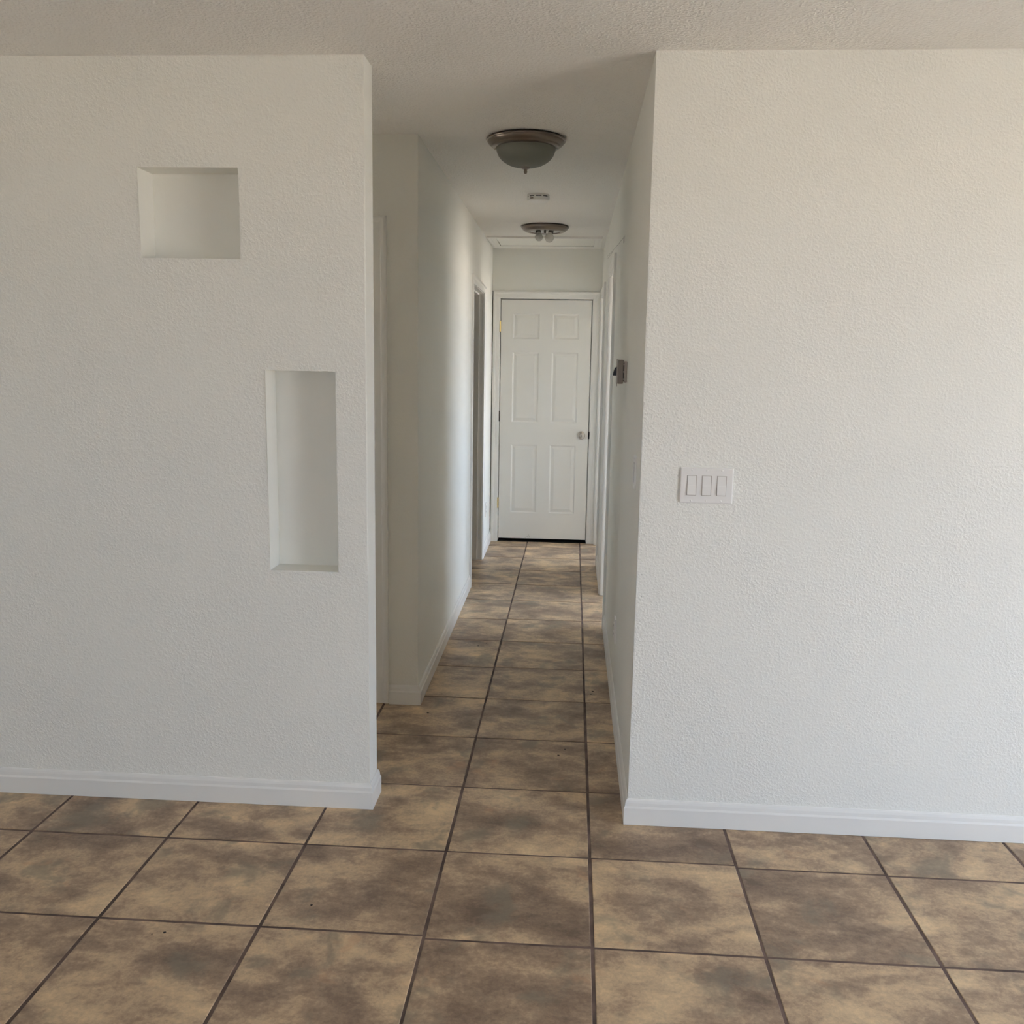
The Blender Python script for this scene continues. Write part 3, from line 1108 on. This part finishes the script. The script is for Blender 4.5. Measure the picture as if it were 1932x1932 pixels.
def wall_plate(name, label, cat, origin, rotz, kind):
    """Single-gang plate; local -Y points into the room."""
    t = empty(name, origin)
    t.rotation_euler = (0, 0, rotz)
    tag(t, label, cat)
    bm = bmesh.new()
    rounded_plate(bm, -0.035, 0.035, -0.0575, 0.0575, 0.006, 0.003)
    link('plate', bm, M_PLATE, t)
    if kind == 'rocker':
        bm = bmesh.new()
        box(bm, -0.0162, 0.0162, -0.0063, -0.0055, -0.0330, 0.0330)
        link('rocker_gap', bm, M_TAUPE, t)
        bm = bmesh.new()
        box(bm, -0.0150, 0.0150, -0.0095, -0.006, -0.0318, 0.0318, 0.0012, 2)
        link('rocker', bm, M_PLATE, t)
        zs_ = (0.0485, -0.0485)
    else:
        for z in (0.0195, -0.0195):
            bm = bmesh.new()
            box(bm, -0.0165, 0.0165, -0.0085, -0.0055, z - 0.014, z + 0.014, 0.003, 2)
            rc = link('receptacle', bm, M_PLATE, t)
            bm = bmesh.new()
            box(bm, -0.0075, -0.0055, -0.0088, -0.0080, z - 0.002, z + 0.006)
            box(bm, 0.0055, 0.0075, -0.0088, -0.0080, z - 0.002, z + 0.006)
            link('slot', bm, M_SLOT, rc)
        zs_ = (0.0,)
    for z in zs_:
        bm = bmesh.new()
        lathe(bm, [(0, 0.0058), (0.0033, 0.0058), (0.0028, 0.0072), (0, 0.0078)], 12, (0, 0, z), '-Y')
        link('screw', bm, M_PLATE, t, True)
    return t


RZ = -math.pi / 2    # local -Y -> world -X
wall_plate('light_switch', 'white light switch just inside the hallway on its right wall', 'light switch', (XR, 3.150, 1.163), RZ, 'rocker')
wall_plate('light_switch', 'small white light switch between the two right doorways', 'light switch', (XR, 6.905, 1.147), RZ, 'rocker')
wall_plate('outlet', 'white wall outlet low on the right wall of the hallway', 'outlet', (XR, 4.07, 0.342), RZ, 'outlet')
wall_plate('outlet', 'white wall outlet low on the left, next to the end door', 'outlet', (XL(7.43), 7.43, 0.345), -RZ, 'outlet')

# ------------------------------------------------------------------ thermostat on the right hall wall
th = empty('thermostat', (XR, 3.925, 1.495))
tag(th, 'taupe wall thermostat with a black lever on the right hall wall', 'thermostat')
bm = bmesh.new()     # back plate against the wall
box(bm, -0.012, 0.0, -0.050, 0.050, -0.043, 0.043, 0.003, 2)
link('wall_plate', bm, M_TAUPE2, th)
bm = bmesh.new()     # recessed waist
box(bm, -0.0155, -0.0115, -0.049, 0.049, -0.036, 0.036)
link('waist', bm, M_SLOT, th)
for z in (-0.030, 0.0, 0.030):
    bm = bmesh.new()
    box(bm, -0.0156, -0.0114, -0.0505, -0.0485, z - 0.003, z + 0.003)
    link('vent_rib', bm, M_TAUPE2, th)
bm = bmesh.new()     # main cover
box(bm, -0.037, -0.015, -0.053, 0.053, -0.049, 0.049, 0.004, 3)
cv = link('cover', bm, M_TAUPE, th)
bm = bmesh.new()     # front dial plate
box(bm, -0.0405, -0.0368, -0.049, 0.049, -0.049, 0.052, 0.0015, 2)
link('face_plate', bm, M_TAUPE2, th)
bm = bmesh.new()     # black lever seen on edge, a quarter round
pts = [(0, -0.016)]
for q in range(0, 10):
    a = math.radians(90 * q / 9)
    pts.append((-0.015 * math.cos(a), -0.016 + 0.036 * math.sin(a)))
lo_ = [bm.verts.new((-0.0400 + x, -0.010, z)) for x, z in pts]
hi_ = [bm.verts.new((-0.0400 + x, 0.012, z)) for x, z in pts]
bm.faces.new(lo_)
bm.faces.new(hi_[::-1])
for i in range(len(pts)):
    j = (i + 1) % len(pts)
    bm.faces.new((lo_[i], lo_[j], hi_[j], hi_[i]))
lv = link('lever', bm, M_BLACK, th)
lv['label'] = 'black quarter-round lever'
bm = bmesh.new()
box(bm, -0.0395, -0.037, -0.004, 0.004, -0.060, -0.048, 0.001, 1)
link('latch_tab', bm, M_TAUPE2, th)


# ------------------------------------------------------------------ crack in the right hall wall
def ribbon(name, pts, w, mat, parent):
    """A crack: a thin raised-edged strip along (y, z) points on the hall's right wall."""
    bm = bmesh.new()
    rows = []
    n = len(pts)
    for i, (y, z) in enumerate(pts):
        ww = w * (0.35 + 0.65 * min(1.0, min(i + 0.4, (n - 1 - i) + 0.25)))
        rows.append([bm.verts.new((XR - 0.0001, y, z - ww)), bm.verts.new((XR - 0.0009, y, z)), bm.verts.new((XR - 0.0001, y, z + ww))])
    for a, b in zip(rows, rows[1:]):
        bm.faces.new((a[0], b[0], b[1], a[1]))
        bm.faces.new((a[1], b[1], b[2], a[2]))
    return link(name, bm, mat, parent)


whr = bpy.data.objects['wall_hall_right']
rc = random.Random(3)
p1 = [(4.52 + (5.78 - 4.52) * t / 12, 2.115 + (2.205 - 2.115) * t / 12 + rc.uniform(-0.0015, 0.0015)) for t in range(13)]
ribbon('crack', p1, 0.0010, M_CRACK, whr)
p2 = [(5.75 + (6.95 - 5.75) * t / 8, 2.202 + (2.296 - 2.202) * t / 8 + rc.uniform(-0.0015, 0.0015)) for t in range(9)]
ribbon('crack', p2, 0.0008, M_CRACK, whr)
p3 = [(5.75 + (6.75 - 5.75) * t / 8, 2.198 + (2.262 - 2.198) * t / 8 + rc.uniform(-0.0015, 0.0015)) for t in range(9)]
ribbon('crack', p3, 0.0008, M_CRACK, whr)
bm = bmesh.new()
box(bm, XR - 0.0012, XR + 0.001, 4.488, 4.516, 2.088, 2.118)
link('crack', bm, M_CRACK, whr)
# small scuffs on the switch wall
wr = bpy.data.objects['wall_right']
for x, z, w, h in ((0.233, 0.8555, 0.006, 0.0022), (0.236, 0.783, 0.003, 0.0025)):
    bm = bmesh.new()
    box(bm, x, x + w, YR - 0.0006, YR, z, z + h)
    link('scuff', bm, M_SCUFF, wr)
